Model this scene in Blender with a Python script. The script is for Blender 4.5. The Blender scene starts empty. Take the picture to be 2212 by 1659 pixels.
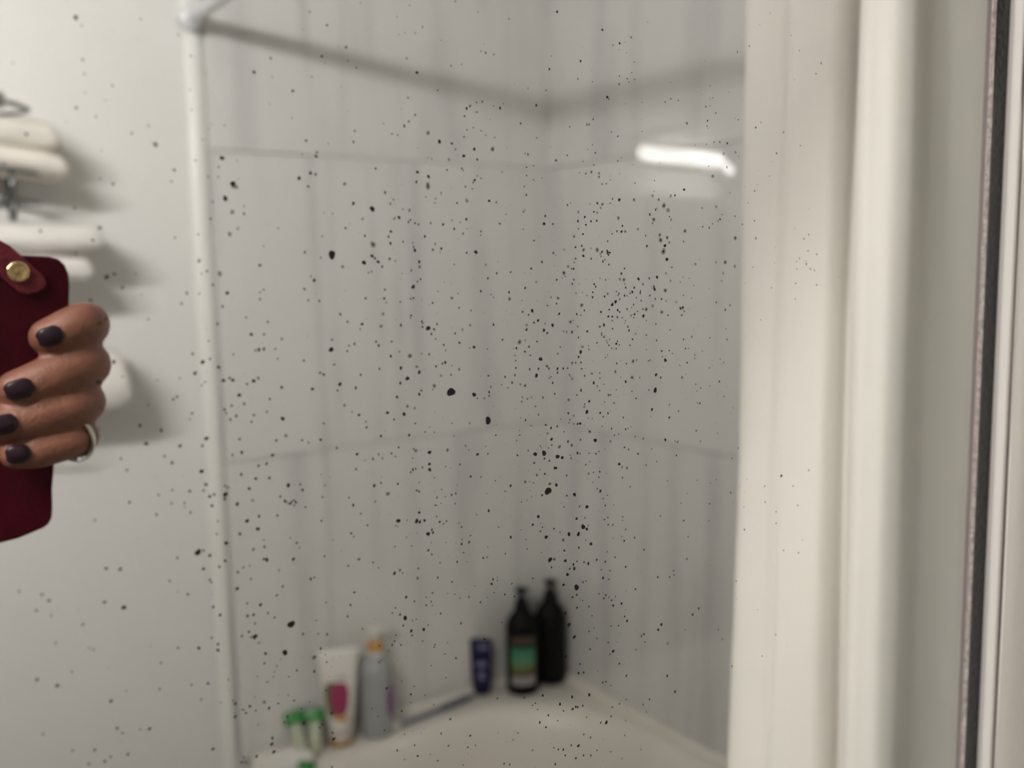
import bpy, bmesh, math, random
from mathutils import Vector, Matrix
from mathutils import noise as mnoise

sc = bpy.context.scene
COL = sc.collection
rnd = random.Random(7)

# ------------------------------------------------------------------ camera, world, light, exposure
# Frame of the place: the mirror lies in the plane y = 0 (x to the right along it, z up).
# The photographer's side is y < 0; what the glass shows stands at y > 0.
W, H, F = 2212.0, 1659.0, 2132.5
YAW, PITCH, ROLL = math.radians(35.0), math.radians(6.92), math.radians(0.835)
CAM = Vector((0.0, -0.24, 1.45))
fw = Vector((math.sin(YAW)*math.cos(PITCH), math.cos(YAW)*math.cos(PITCH), -math.sin(PITCH)))
rt0 = Vector((math.cos(YAW), -math.sin(YAW), 0.0))
up0 = rt0.cross(fw)
rt = rt0*math.cos(ROLL) - up0*math.sin(ROLL)
up = up0*math.cos(ROLL) + rt0*math.sin(ROLL)
cd = bpy.data.cameras.new('camera')
cd.sensor_width = 36.0
cd.lens = F/W*36.0
cd.clip_start = 0.01
cd.clip_end = 50
cd.dof.use_dof = True
cd.dof.focus_distance = 0.318
cd.dof.aperture_fstop = cd.lens/3.7
cam = bpy.data.objects.new('camera', cd)
m = Matrix((rt, up, -fw)).transposed().to_4x4()
m.translation = CAM
cam.matrix_world = m
COL.objects.link(cam)
sc.camera = cam

def at(px, py, ax, v):
    """the point seen at pixel (px, py) on the plane coordinate[ax] = v"""
    d = fw*F + rt*(px-W/2) - up*(py-H/2)
    t = (v-CAM[ax])/d[ax]
    return CAM + d*t
def depth(p): return (Vector(p)-CAM).dot(fw)

world = bpy.data.worlds.new('world')
sc.world = world
world.use_nodes = True
world.node_tree.nodes['Background'].inputs[0].default_value = (1.0, 0.96, 0.9, 1)
world.node_tree.nodes['Background'].inputs[1].default_value = 0.03
sc.view_settings.view_transform = 'Standard'
sc.view_settings.look = 'None'
sc.view_settings.gamma = 1.0
sc.view_settings.use_curve_mapping = False
sc.view_settings.exposure = 0.0
sc.cycles.sample_clamp_indirect = 40.0
sc.cycles.caustics_reflective = False
sc.cycles.max_bounces = 8
sc.cycles.diffuse_bounces = 4
sc.cycles.glossy_bounces = 4
sc.cycles.transmission_bounces = 2
sc.cycles.caustics_refractive = False
sc.cycles.use_light_tree = False
LAMP_STRENGTH = 244.0
LAMP_POS = (-0.54, 0.0, 1.985)

# ------------------------------------------------------------------ materials
def mat(name, col, rough=0.5, metal=0.0, spec=0.5, noise=None, bump=None, ior=1.5, coat=0.0, trans=0.0):
    """principled material; noise = (scale, amount) mottles the colour, bump = (scale, strength)"""
    M = bpy.data.materials.new(name)
    M.use_nodes = True
    nt = M.node_tree
    b = nt.nodes['Principled BSDF']
    b.inputs['Base Color'].default_value = (*col, 1)
    b.inputs['Roughness'].default_value = rough
    b.inputs['Metallic'].default_value = metal
    b.inputs['Specular IOR Level'].default_value = spec
    b.inputs['IOR'].default_value = ior
    b.inputs['Coat Weight'].default_value = coat
    b.inputs['Transmission Weight'].default_value = trans
    tc = nt.nodes.new('ShaderNodeTexCoord')
    if noise:
        n = nt.nodes.new('ShaderNodeTexNoise')
        n.inputs['Scale'].default_value = noise[0]
        n.inputs['Detail'].default_value = 4
        r = nt.nodes.new('ShaderNodeMapRange')
        r.inputs['From Min'].default_value = 0.3
        r.inputs['From Max'].default_value = 0.7
        r.inputs['To Min'].default_value = 1-noise[1]
        r.inputs['To Max'].default_value = 1+noise[1]
        mx = nt.nodes.new('ShaderNodeMix')
        mx.data_type = 'RGBA'
        mx.blend_type = 'MULTIPLY'
        mx.inputs[0].default_value = 1
        mx.inputs[6].default_value = (*col, 1)
        nt.links.new(tc.outputs['Object'], n.inputs['Vector'])
        nt.links.new(n.outputs['Fac'], r.inputs['Value'])
        nt.links.new(r.outputs[0], mx.inputs[7])
        nt.links.new(mx.outputs[2], b.inputs['Base Color'])
    if bump:
        n2 = nt.nodes.new('ShaderNodeTexNoise')
        n2.inputs['Scale'].default_value = bump[0]
        n2.inputs['Detail'].default_value = 3
        bp = nt.nodes.new('ShaderNodeBump')
        bp.inputs['Strength'].default_value = bump[1]
        bp.inputs['Distance'].default_value = 0.002
        nt.links.new(tc.outputs['Object'], n2.inputs['Vector'])
        nt.links.new(n2.outputs['Fac'], bp.inputs['Height'])
        nt.links.new(bp.outputs[0], b.inputs['Normal'])
    return M

def streak_mat(name):
    """pale grey marble-look tile with long vertical smoky streaks; every tile gets its own offset"""
    M = mat(name, (0.4, 0.4, 0.39), rough=0.018, ior=1.9)
    nt = M.node_tree
    b = nt.nodes['Principled BSDF']
    tc = nt.nodes.new('ShaderNodeTexCoord')
    oi = nt.nodes.new('ShaderNodeObjectInfo')
    mp = nt.nodes.new('ShaderNodeMapping')
    mp.inputs['Scale'].default_value = (12, 12, 1.1)
    ad = nt.nodes.new('ShaderNodeVectorMath')
    ad.operation = 'ADD'
    ml = nt.nodes.new('ShaderNodeVectorMath')
    ml.operation = 'SCALE'
    ml.inputs['Scale'].default_value = 37.0
    cb = nt.nodes.new('ShaderNodeCombineXYZ')
    nt.links.new(oi.outputs['Random'], cb.inputs[0])
    nt.links.new(oi.outputs['Random'], cb.inputs[1])
    nt.links.new(cb.outputs[0], ml.inputs[0])
    nt.links.new(tc.outputs['Object'], mp.inputs['Vector'])
    nt.links.new(mp.outputs[0], ad.inputs[0])
    nt.links.new(ml.outputs[0], ad.inputs[1])
    n = nt.nodes.new('ShaderNodeTexNoise')
    n.inputs['Scale'].default_value = 1.0
    n.inputs['Detail'].default_value = 5
    n.inputs['Roughness'].default_value = 0.55
    nt.links.new(ad.outputs[0], n.inputs['Vector'])
    cr = nt.nodes.new('ShaderNodeValToRGB')
    e = cr.color_ramp.elements
    e[0].position = 0.26
    e[0].color = (0.56, 0.56, 0.565, 1)
    e[1].position = 0.50
    e[1].color = (0.75, 0.742, 0.722, 1)
    nt.links.new(n.outputs['Fac'], cr.inputs[0])
    nt.links.new(cr.outputs[0], b.inputs['Base Color'])
    return M

def band_mat(name, stops, rough=0.4, axis=2, wob=0.0, ior=1.5):
    """flat print: colour bands along the object's own height (constant steps)"""
    M = mat(name, stops[0][1], rough=rough, ior=ior)
    nt = M.node_tree
    b = nt.nodes['Principled BSDF']
    tc = nt.nodes.new('ShaderNodeTexCoord')
    sp = nt.nodes.new('ShaderNodeSeparateXYZ')
    nt.links.new(tc.outputs['Generated'], sp.inputs[0])
    cr = nt.nodes.new('ShaderNodeValToRGB')
    cr.color_ramp.interpolation = 'CONSTANT' if wob == 0 else 'LINEAR'
    el = cr.color_ramp.elements
    while len(el) < len(stops): el.new(0.5)
    for i, (p, c) in enumerate(stops):
        el[i].position = p
        el[i].color = (*c, 1)
    nt.links.new(sp.outputs[axis], cr.inputs[0])
    nt.links.new(cr.outputs[0], b.inputs['Base Color'])
    return M

def see_through(name, tint, diff, amount, gloss=0.0):
    """thin film on glass: mostly passes light, 'amount' of a matt coating"""
    M = bpy.data.materials.new(name)
    M.use_nodes = True
    nt = M.node_tree
    nt.nodes.clear()
    t = nt.nodes.new('ShaderNodeBsdfTransparent')
    t.inputs[0].default_value = (*tint, 1)
    d = nt.nodes.new('ShaderNodeBsdfDiffuse' if not gloss else 'ShaderNodeBsdfGlossy')
    d.inputs[0].default_value = (*diff, 1)
    if gloss: d.inputs['Roughness'].default_value = 0.05
    x = nt.nodes.new('ShaderNodeMixShader')
    x.inputs[0].default_value = amount
    o = nt.nodes.new('ShaderNodeOutputMaterial')
    nt.links.new(t.outputs[0], x.inputs[1])
    nt.links.new(d.outputs[0], x.inputs[2])
    nt.links.new(x.outputs[0], o.inputs[0])
    return M

def emit_mat(name, col, s):
    M = bpy.data.materials.new(name)
    M.use_nodes = True
    b = M.node_tree.nodes['Principled BSDF']
    b.inputs['Base Color'].default_value = (0.8, 0.8, 0.8, 1)
    b.inputs['Emission Color'].default_value = (*col, 1)
    b.inputs['Emission Strength'].default_value = s
    return M

PAINT = mat('white_paint', (0.80, 0.79, 0.77), 0.55, bump=(60, 0.08), noise=(1.5, 0.015))
CEIL = mat('bounce_cutting_ceiling', (0.36, 0.34, 0.31), 0.8)  # unseen ceiling, kept dark so it adds less ambient light
DARKWALL = mat('bounce_cutting_brown', (0.16, 0.10, 0.065), 0.5, noise=(8, 0.2))  # invented dark brown for the unseen left wall, soaks up ambient light
FLOOR = mat('floor_vinyl', (0.10, 0.085, 0.07), 0.5, noise=(6, 0.1))
TILE = streak_mat('streaked_tile')
GROUT = mat('grout', (0.66, 0.655, 0.635), 0.8)
CAULK = mat('trim_white', (0.86, 0.86, 0.83), 0.35)
TUBM = mat('tub_acrylic', (0.84, 0.805, 0.745), 0.38, ior=1.5)
RODM = mat('rod_enamel', (0.78, 0.79, 0.82), 0.3)
CLOTH = mat('curtain_cloth', (0.80, 0.77, 0.725), 0.9, spec=0.15, noise=(5, 0.03), bump=(900, 0.12))
TOWEL = mat('towel_terry', (0.83, 0.79, 0.72), 0.95, spec=0.1, noise=(30, 0.06), bump=(350, 0.9))
TOWELP = mat('towel_terry_white', (0.85, 0.82, 0.79), 0.95, spec=0.1, noise=(30, 0.05), bump=(350, 0.9))
WIRE = mat('dark_wire', (0.20, 0.21, 0.21), 0.3, metal=0.85)
MAROON = mat('maroon_leather', (0.048, 0.0014, 0.007), 0.6, spec=0.05, noise=(120, 0.2), bump=(700, 0.25))
MAROON2 = mat('maroon_strap_leather', (0.16, 0.014, 0.028), 0.5, spec=0.3, noise=(160, 0.25), bump=(500, 0.4))
GOLD = mat('gold_snap', (0.85, 0.62, 0.32), 0.22, metal=1.0, bump=(400, 0.4))
BLACKP = mat('black_plastic', (0.0025, 0.0025, 0.0028), 0.45, spec=0.12)
EDGEB = mat('black_edge', (0.01, 0.01, 0.011), 0.25)
SKIN = mat('skin', (0.215, 0.080, 0.050), 0.5, noise=(90, 0.10), bump=(600, 0.25))
NAIL = mat('nail_polish', (0.020, 0.008, 0.016), 0.25, spec=0.3)
SILVER = mat('silver', (0.62, 0.62, 0.6), 0.2, metal=1.0)
STONE = mat('ring_stone', (0.75, 0.78, 0.8), 0.05, metal=0.6)
NAVY = mat('navy_plastic', (0.004, 0.005, 0.040), 0.45, spec=0.25)
WHITEP = mat('white_plastic', (0.78, 0.76, 0.72), 0.35)
GREYB = mat('grey_bottle', (0.37, 0.38, 0.385), 0.25)
ORANGE = mat('orange_collar', (0.62, 0.33, 0.10), 0.35)
PURPLE = mat('purple_label', (0.19, 0.06, 0.22), 0.45)
MAGENTA = mat('magenta_label', (0.30, 0.028, 0.10), 0.45)
OLIVE = mat('olive_label', (0.17, 0.13, 0.055), 0.5)
GOLDP = mat('gold_plastic', (0.36, 0.22, 0.07), 0.35)
PALETEXT = mat('pale_print', (0.60, 0.52, 0.50), 0.5)
GREENP = mat('green_plastic', (0.02, 0.22, 0.035), 0.35)
PALEGREEN = mat('pale_green_plastic', (0.47, 0.51, 0.38), 0.3)
SLATE = mat('slate_handle', (0.14, 0.155, 0.195), 0.35)
LILAC = mat('lilac_print', (0.16, 0.15, 0.27), 0.5)

# ------------------------------------------------------------------ mesh helpers
class MB:
    def __init__(s): s.bm = bmesh.new()
    def box(s, x0, x1, y0, y1, z0, z1):
        v = [s.bm.verts.new(p) for p in ((x0,y0,z0),(x1,y0,z0),(x1,y1,z0),(x0,y1,z0),(x0,y0,z1),(x1,y0,z1),(x1,y1,z1),(x0,y1,z1))]
        for q in ((0,3,2,1),(4,5,6,7),(0,1,5,4),(1,2,6,5),(2,3,7,6),(3,0,4,7)): s.bm.faces.new([v[i] for i in q])
        return s
    def loft(s, rings, cap0=True, cap1=True, closed=True, mi=0):
        """rings: lists of points with equal counts"""
        R = [[s.bm.verts.new(p) for p in r] for r in rings]
        n = len(R[0])
        for a, b in zip(R, R[1:]):
            for i in range(n if closed else n-1):
                j = (i+1) % n
                f = s.bm.faces.new((a[i], a[j], b[j], b[i]))
                f.material_index = mi
        if cap0 and closed: s.bm.faces.new(list(reversed(R[0]))).material_index = mi
        if cap1 and closed: s.bm.faces.new(R[-1]).material_index = mi
        return s
    def lathe(s, prof, n=28, cx=0, cy=0, sx=1.0, sy=1.0, sq=2.0):
        """prof: (radius, z) pairs; sq > 2 squares the section"""
        def pt(r, z, k):
            a = 2*math.pi*k/n
            c, d = math.cos(a), math.sin(a)
            q = (abs(c)**sq+abs(d)**sq)**(-1/sq)
            return (cx+r*sx*c*q, cy+r*sy*d*q, z)
        return s.loft([[pt(max(r,1e-5), z, k) for k in range(n)] for r, z in prof])
    def tube(s, pts, rad, n=10, closed=False):
        pts = [Vector(p) for p in pts]
        rr = rad if isinstance(rad, (list, tuple)) else [rad]*len(pts)
        rings = []
        N = len(pts)
        ref = None
        for i, p in enumerate(pts):
            if closed: t = pts[(i+1) % N]-pts[i-1]
            else: t = pts[min(i+1, N-1)]-pts[max(i-1, 0)]
            t.normalize()
            if ref is None:
                ref = Vector((0,0,1)) if abs(t.z) < 0.9 else Vector((1,0,0))
            u = (ref-t*ref.dot(t)).normalized()
            ref = u
            w = t.cross(u)
            rings.append([p+u*math.cos(2*math.pi*k/n)*rr[i]+w*math.sin(2*math.pi*k/n)*rr[i] for k in range(n)])
        if closed: rings.append(rings[0])
        if closed:
            s.loft(rings, False, False)
            bmesh.ops.remove_doubles(s.bm, verts=s.bm.verts, dist=1e-6)
        else: s.loft(rings)
        return s
    def build(s, name, material, parent=None, smooth=True, bevel=0.0, seg=2, subsurf=0):
        bmesh.ops.recalc_face_normals(s.bm, faces=s.bm.faces)
        me = bpy.data.meshes.new(name)
        s.bm.to_mesh(me)
        s.bm.free()
        for p in me.polygons: p.use_smooth = smooth
        return obj(name, me, material, parent, bevel, seg, subsurf)

def obj(name, me, material, parent=None, bevel=0.0, seg=2, subsurf=0):
    o = bpy.data.objects.new(name, me)
    COL.objects.link(o)
    if material and not me.materials: me.materials.append(material)
    if parent: o.parent = parent
    if bevel:
        b = o.modifiers.new('bevel', 'BEVEL')
        b.width = bevel
        b.segments = seg
        b.limit_method = 'ANGLE'
        b.harden_normals = False
    if subsurf:
        ss = o.modifiers.new('subsurf', 'SUBSURF')
        ss.levels = ss.render_levels = subsurf
    return o
def thing(name, label, cat, loc=(0,0,0), rz=0.0, group=None):
    o = bpy.data.objects.new(name, None)
    COL.objects.link(o)
    o.location = loc
    o.rotation_euler = (0, 0, rz)
    o.empty_display_size = 0.05
    return tag(o, label, cat, group)
def tag(o, label, cat=None, group=None, kind=None):
    o['label'] = label
    if cat: o['category'] = cat
    if group: o['group'] = group
    if kind: o['kind'] = kind
    return o
def struct(o, label=None):
    o['kind'] = 'structure'
    if label: o['label'] = label
    return o
def smoothline(pts, k=8):
    """Catmull-Rom through pts"""
    P = [Vector(p) for p in pts]
    P = [P[0]*2-P[1]] + P + [P[-1]*2-P[-2]]
    out = []
    for i in range(1, len(P)-2):
        a, b, c, d = P[i-1:i+3]
        for j in range(k):
            t = j/k
            out.append(0.5*((2*b)+(c-a)*t+(2*a-5*b+4*c-d)*t*t+(3*b-a-3*c+d)*t**3))
    out.append(P[-2])
    return out

# ------------------------------------------------------------------ the room
YL = 1.50            # wall facing the mirror
XS = 0.5736          # where the tiled tub surround begins on that wall
XB = 1.310           # long wall of the tub surround
ZD = 0.535           # top of the tub ledge
ZROWS = (0.542, 1.104, 1.654, 2.22)
MX0, MX1, MZ0, MZ1 = -1.15, 0.4232, 0.92, 1.815    # mirror glass

struct(MB().box(-2.9, 1.9, -1.6, 1.6, -0.06, 0.0).build('floor', FLOOR, smooth=False), 'grey bathroom floor')
struct(MB().box(-2.9, 1.9, -1.6, 1.6, 2.60, 2.66).build('ceiling', CEIL, smooth=False), 'unseen bathroom ceiling darkened to cut bounce light')
struct(MB().box(-2.8, 1.40, YL, YL+0.1, 0.0, 2.60).build('wall_back', PAINT, smooth=False), 'plain white painted wall beside the tiled shower')
struct(MB().box(-2.9, -2.8, -1.6, YL, 0.0, 2.60).build('wall_left', DARKWALL, smooth=False), 'brown panelled wall far to the left')
struct(MB().box(-2.8, XB+0.02, -1.6, -1.5, 0.0, 2.60).build('wall_front', mat('darkened_bounce_wall', (0.34, 0.31, 0.27), 0.7), smooth=False), 'beige wall behind the photographer')  # added to bounce light onto the mirror edge, darkened to spare the hand
wr = struct(MB().box(XB+0.020, XB+0.12, -1.6, YL, 0.0, 2.60).build('wall_right', GROUT, smooth=False), 'grey tiled long wall behind the tub')
we = struct(MB().box(XS, XB+0.020, YL-0.004, YL+0.001, 0.5, ZROWS[-1]).build('wall_shower_end', GROUT, smooth=False), 'grey tiled end wall of the shower')
# wall around the mirror
mw = MB()
xe = 0.4470
mw.box(-2.8, MX0, 0.0, 0.006, 0.0, 2.60)
mw.box(xe, XB+0.02, 0.0, 0.006, 0.0, 2.60)
mw.box(MX0, xe, 0.0, 0.006, MZ1, 2.60)
mw.box(MX0, xe, 0.0, 0.006, 0.0, MZ0)
struct(mw.build('wall_mirror', PAINT, smooth=False), 'white wall that carries the mirror')

TILT_END, TILT_CUT, TILT_SIDE = -0.009, -0.0185, 0.0155     # the surround leans back a little, as such walls do
# tiles: each one a piece of its own, a hair uneven
def tile(x0, x1, z0, z1, side, parent, tilt=(0, 0)):
    w, h, th, g = x1-x0, z1-z0, 0.008, 0.0006
    b = MB()
    if side == 'end': b.box(-w/2+g, w/2-g, -th, 0, -h/2+g, h/2-g)
    else: b.box(-th, 0, -w/2+g, w/2-g, -h/2+g, h/2-g)
    o = b.build('tile', TILE, parent, smooth=False, bevel=0.0005, seg=2)
    if side == 'end': o.location = ((x0+x1)/2, YL-0.004-((z0+z1)/2-1.42)*TILT_END, (z0+z1)/2)
    else: o.location = (XB+0.0102+((z0+z1)/2-1.42)*TILT_SIDE, (x0+x1)/2, (z0+z1)/2)
    o.rotation_euler = (tilt[0], tilt[1], 0) if side == 'end' else (0, tilt[0], tilt[1])
    return o
XSEAM = at(683, 650, 1, YL).x
for r in range(3):
    z0, z1 = ZROWS[r], ZROWS[r+1]
    tile(XS+0.004, XSEAM, z0, z1, 'end', we, (TILT_CUT, 0))
    tile(XSEAM, XB+0.016, z0, z1, 'end', we, (TILT_END, 0))
for r in range(3):
    z0, z1 = ZROWS[r], ZROWS[r+1]
    y1 = YL-0.006
    for k, (a, b_) in enumerate(((y1-0.565, y1), (y1-1.13, y1-0.565), (0.012, y1-1.13))):
        tile(a, b_, z0, z1, 'side', wr, (TILT_SIDE, 0))
struct(MB().box(XS, XB+0.01, YL-0.006, YL+0.002, ZROWS[-1], ZROWS[-1]+0.012).build('trim_2', CAULK, smooth=False, bevel=0.003), 'white trim along the top of the tiles')
# rounded white edge strip between painted wall and tiles
b = MB()
prof = [(-0.031, 0), (-0.030, -0.006), (-0.025, -0.0115), (-0.012, -0.0135), (-0.004, -0.0125), (0.000, -0.009), (0.004, -0.003), (0.004, 0)]
b.loft([[(XS+px_, YL+py_, z) for px_, py_ in prof] for z in (0.0, 0.55, 1.0, 1.6, 2.25)])
struct(b.build('trim_1', CAULK, smooth=True), 'white vertical edge strip between wall and shower tiles')

# a raised paint ridge low on the wall
pts = [at(x, y, 1, YL) for x, y in ((250, 1270), (300, 1256), (360, 1247), (410, 1238), (442, 1221))]
MB().tube([(p.x, p.y+0.0006, p.z) for p in smoothline(pts, 5)], 0.0014, 8).build('paint_ridge', PAINT, bpy.data.objects['wall_back'])

# ------------------------------------------------------------------ vanity light above the mirror (and its counterpart in the glass)
DIFF = emit_mat('lamp_diffuser', (1.0, 0.966, 0.945), LAMP_STRENGTH)
def vanity_light(label, sgn):
    x, _, z = LAMP_POS
    t = thing('vanity_light', label, 'lamp', (x, 0.006 if sgn > 0 else 0.0, z), 0)
    MB().box(-0.34, 0.34, min(0, sgn*0.045), max(0, sgn*0.045), -0.035, 0.035).build('housing', SILVER, t, smooth=False, bevel=0.004)
    d = MB()                                   # bowed frosted diffuser that glows all round, tipped up a little
    rows = []
    for k in range(25):
        x = -0.285+0.57*k/24
        y = 0.050+0.055*(1-(x/0.285)**2)
        rows.append([(x, sgn*(y+0.010), -0.025), (x, sgn*(y-0.009), 0.027), (x, sgn*(y-0.012), 0.026), (x, sgn*(y+0.007), -0.026)])
    d.loft(rows).build('diffuser', DIFF, t)
    return t
vanity_light('long white vanity light above the mirror, as reflected in the glass', 1)
vanity_light('long white vanity light on the wall above the mirror', -1)

# ------------------------------------------------------------------ bathtub
tub = thing('bathtub', 'cream bathtub with rounded corner ledge under the bottles', 'bathtub', (0, 0, 0))
def rrect(x0, x1, y0, y1, rads, n=8):
    """rounded rectangle, corners (x1,y1),(x0,y1),(x0,y0),(x1,y0)"""
    out = []
    cs = ((x1, y1, -1, -1, 0), (x0, y1, 1, -1, 90), (x0, y0, 1, 1, 180), (x1, y0, -1, 1, 270))
    for (cx, cy, sx, sy, a0), r in zip(cs, rads):
        for k in range(n+1):
            a = math.radians(a0+90*k/n)
            out.append((cx+sx*r+r*math.cos(a), cy+sy*r+r*math.sin(a)))
    return out
x0t, x1t, y0t, y1t = XS+0.022, XB-0.013, 0.014, YL-0.014
outer = rrect(x0t, x1t, y0t, y1t, (0.01,)*4)
def inset(e, z, r):
    return [(x, y, z) for x, y in rrect(x0t+0.085+e, x1t-0.030-e, y0t+0.10+e, y1t-0.085-e, (r, 0.13, 0.12, 0.14))]
rings = [[(x, y, 0.30) for x, y in outer], [(x, y, ZD-0.006) for x, y in outer],
         [(x+(0.003 if x < 0.9 else -0.003), y+(0.003 if y < 0.7 else -0.003), ZD) for x, y in outer]]
for e, z in ((-0.004, ZD), (0.002, ZD-0.001), (0.010, ZD-0.005), (0.018, ZD-0.014), (0.030, ZD-0.05), (0.05, ZD-0.2), (0.085, ZD-0.36), (0.14, ZD-0.40)):
    rings.append(inset(e, z, 0.24))
MB().loft(rings, cap0=False).build('rim_and_basin', TUBM, tub)
MB().box(x0t, x0t+0.02, y0t, y1t, 0.0, 0.31).build('apron', TUBM, tub, smooth=False, bevel=0.004)
b = MB()
prof = [(0, 0.012), (-0.006, 0.011), (-0.011, 0.006), (-0.0135, 0.0), (0, 0.0)]
pth = [(x0t, y1t, 0), (x1t-0.001, y1t, 0), (x1t-0.001, y0t, 0)]
rg = [[(x0t, y1t+0.001+p, ZD+q) for p, q in prof], [(x1t+p, y1t+0.001+p, ZD+q) for p, q in prof], [(x1t+p, y0t, ZD+q) for p, q in prof]]
b.loft(rg)
b.build('wall_flange', TUBM, tub, smooth=False)

# ------------------------------------------------------------------ curtain rod
A = at(403, 43, 1, YL-0.0135)
rod = thing('curtain_rod', 'white shower curtain rod fixed to the wall above the tile edge', 'curtain rod', (A.x, 0, A.z))
def cyl_y(b, r, ya, yb, n=24):
    return b.loft([[(r_*math.cos(2*math.pi*k/n), y, r_*math.sin(2*math.pi*k/n)) for k in range(n)] for r_, y in ((r*0.94, ya), (r, ya+0.002), (r, yb-0.002), (r*0.94, yb))])
cyl_y(MB(), 0.0125, 0.012, YL-0.018).build('rod', RODM, rod)
cyl_y(MB(), 0.0195, YL-0.048, YL-0.0135).build('end_cap', RODM, rod)
cyl_y(MB(), 0.0195, 0.0065, 0.040).build('end_cap', RODM, rod)

# ------------------------------------------------------------------ shower curtain: the one in the glass and the real one beside the mirror
PLAN = [(2178,.3155),(2140,.317),(2100,.320),(2060,.3235),(2025,.3262),(1995,.3275),(1970,.3268),(1950,.3268),(1920,.3305),(1888,.3385),(1862,.346),(1850,.358),(1849,.380),
        (1851,.405),(1847,.4185),(1822,.4185),(1796,.4205),(1770,.427),(1735,.438),(1708,.447),(1697,.452),(1690,.456),(1670,.461),(1640,.472),(1615,.484),(1603,.494),(1599,.504),(1603,.513)]
REAL = [(.4408,.0064),(.4480,.0090),(.4620,.0120),(.4750,.0150),(.4850,.0220),(.4880,.0400),(.4850,.065),(.4920,.088),(.5080,.100),(.5120,.120),(.5060,.145),(.5150,.170),(.5330,.182),(.5360,.205),(.5280,.230),(.5400,.26)]
def plan_xy(px, yy):
    a = YAW + math.atan((px-W/2)/F)
    return Vector((yy*math.tan(a), yy-0.24, 0))
def curtain(name, label, sgn, z0, z1, flare):
    base = smoothline([plan_xy(*p) for p in PLAN] if sgn > 0 else [Vector((x, y, 0)) for x, y in REAL], 7)
    nz = 60
    rings = []
    for j in range(nz+1):
        z = z0+(z1-z0)*j/nz
        row = []
        for i, p in enumerate(base):
            s = i/len(base)
            x, y = p.x, p.y
            d = 1.45-z
            x += (-0.011*d*s if sgn > 0 else 0) + 0.0016*math.sin(5*z+9*s)*min(1, 4*s) + 0.0012*math.sin(13*z+23*s)*s
            y += 0.004*math.sin(3.1*z+6*s)*s + 0.0015*mnoise.noise(Vector((s*9, z*5, 1.7)))
            y = max(y, 0.0075 if sgn > 0 else 0.0035)
            if flare:
                f = max(0, z-1.505)
                x -= 0.22*f*max(0, 1-s*6)
                y += 0.10*f
            row.append((x, sgn*y, z))
        rings.append(row)
    b = MB().loft(rings, closed=False)
    o = b.build(name, CLOTH)
    s = o.modifiers.new('solidify', 'SOLIDIFY')
    s.thickness = 0.0008
    s.offset = 0
    return tag(o, label, 'curtain')
curtain('shower_curtain', 'cream shower curtain gathered in tall soft folds in the mirror', 1, 0.30, A.z-0.02, False)
curtain('shower_curtain', 'edge of the pinkish shower curtain hanging outside the mirror frame', -1, 0.30, A.z-0.02, True)

# ------------------------------------------------------------------ wire towel rack on the wall
RX, RY = 0.232, YL-0.088
rack = thing('towel_rack', 'dark wire towel rack with hoops on the white wall', 'towel rack', (0, 0, 0))
MB().tube([(RX-0.03, YL-0.005, 1.10), (RX-0.03, YL-0.005, 1.69)], 0.0045).build('back_rail', WIRE, rack)
MB().tube([(RX+0.03, YL-0.005, 1.10), (RX+0.03, YL-0.005, 1.69)], 0.0045).build('back_rail', WIRE, rack)
for z, rr in ((1.687, 0.048), (1.594, 0.060), (1.552, 0.055), (1.437, 0.060), (1.36, 0.055), (1.225, 0.060)):
    pts = [(RX+rr*math.cos(a), RY+0.084*math.sin(a), z+0.003*math.sin(2*a)) for a in [2*math.pi*k/36 for k in range(36)]]
    MB().tube(pts, 0.0036, 8, closed=True).build('hoop', WIRE, rack)
for za, zb in ((1.525, 1.552), (1.552, 1.594)):
    MB().tube([(RX+0.008, RY-0.084, za), (RX+0.008, RY-0.084, zb)], 0.0036).build('front_wire', WIRE, rack)
b = MB()
b.lathe([(0.0, 1.676), (0.010, 1.677), (0.0135, 1.687), (0.010, 1.698), (0, 1.699)], 16, RX-0.004, RY-0.084)
b.build('finial', SILVER, rack)

def towel(label, layers, M):
    """folded towel: each layer a soft rounded slab (xa, xb, z centre, half height, depth centre, half depth, sag)"""
    t = thing('folded_towel', label, 'towel', (0, 0, 0), 0, 'folded towels on the wire rack')
    for li, (xa, xb, zc, hh, yc, hd, sag) in enumerate(layers):
        n, L = 30, 26
        rings = []
        for i in range(L+1):
            u = i/L
            e = 1-abs(2*u-1)**9
            e2 = 0.80+0.20*(1-abs(2*u-1)**4)
            x = xa+(xb-xa)*(0.5-0.5*math.cos(math.pi*u))
            ring = []
            for k in range(n):
                a = 2*math.pi*k/n
                c, s = math.cos(a), math.sin(a)
                q = (abs(c)**3+abs(s)**3)**(-1/3)
                w = 0.004*mnoise.noise(Vector((x*22, a*1.6, li*7+zc*9)))
                ring.append((x+0.004*math.sin(a*2+li), yc+(hd+w)*c*q*max(e, 0.3)**0.5, zc-sag*u*u+(hh+w)*s*q*e2*max(e, 0.12)**0.5))
            rings.append(ring)
        MB().loft(rings).build('towel_fold', M, t, subsurf=1)
    return t
towel('cream folded towel, topmost on the wire rack', [(0.13, 0.312, 1.652, 0.024, RY-0.005, 0.066, 0.008), (0.12, 0.320, 1.619, 0.022, RY-0.004, 0.066, 0.022)], TOWEL)
towel('white folded towel in the middle of the wire rack above the phone', [(0.10, 0.366, 1.500, 0.025, RY-0.006, 0.072, 0.002), (0.09, 0.346, 1.4560, 0.0225, RY-0.004, 0.068, 0.004)], TOWELP)
towel('white rolled towel end showing beside the fingers, lowest on the rack', [(0.10, 0.392, 1.283, 0.052, RY-0.004, 0.072, 0.004)], TOWELP)

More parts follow.
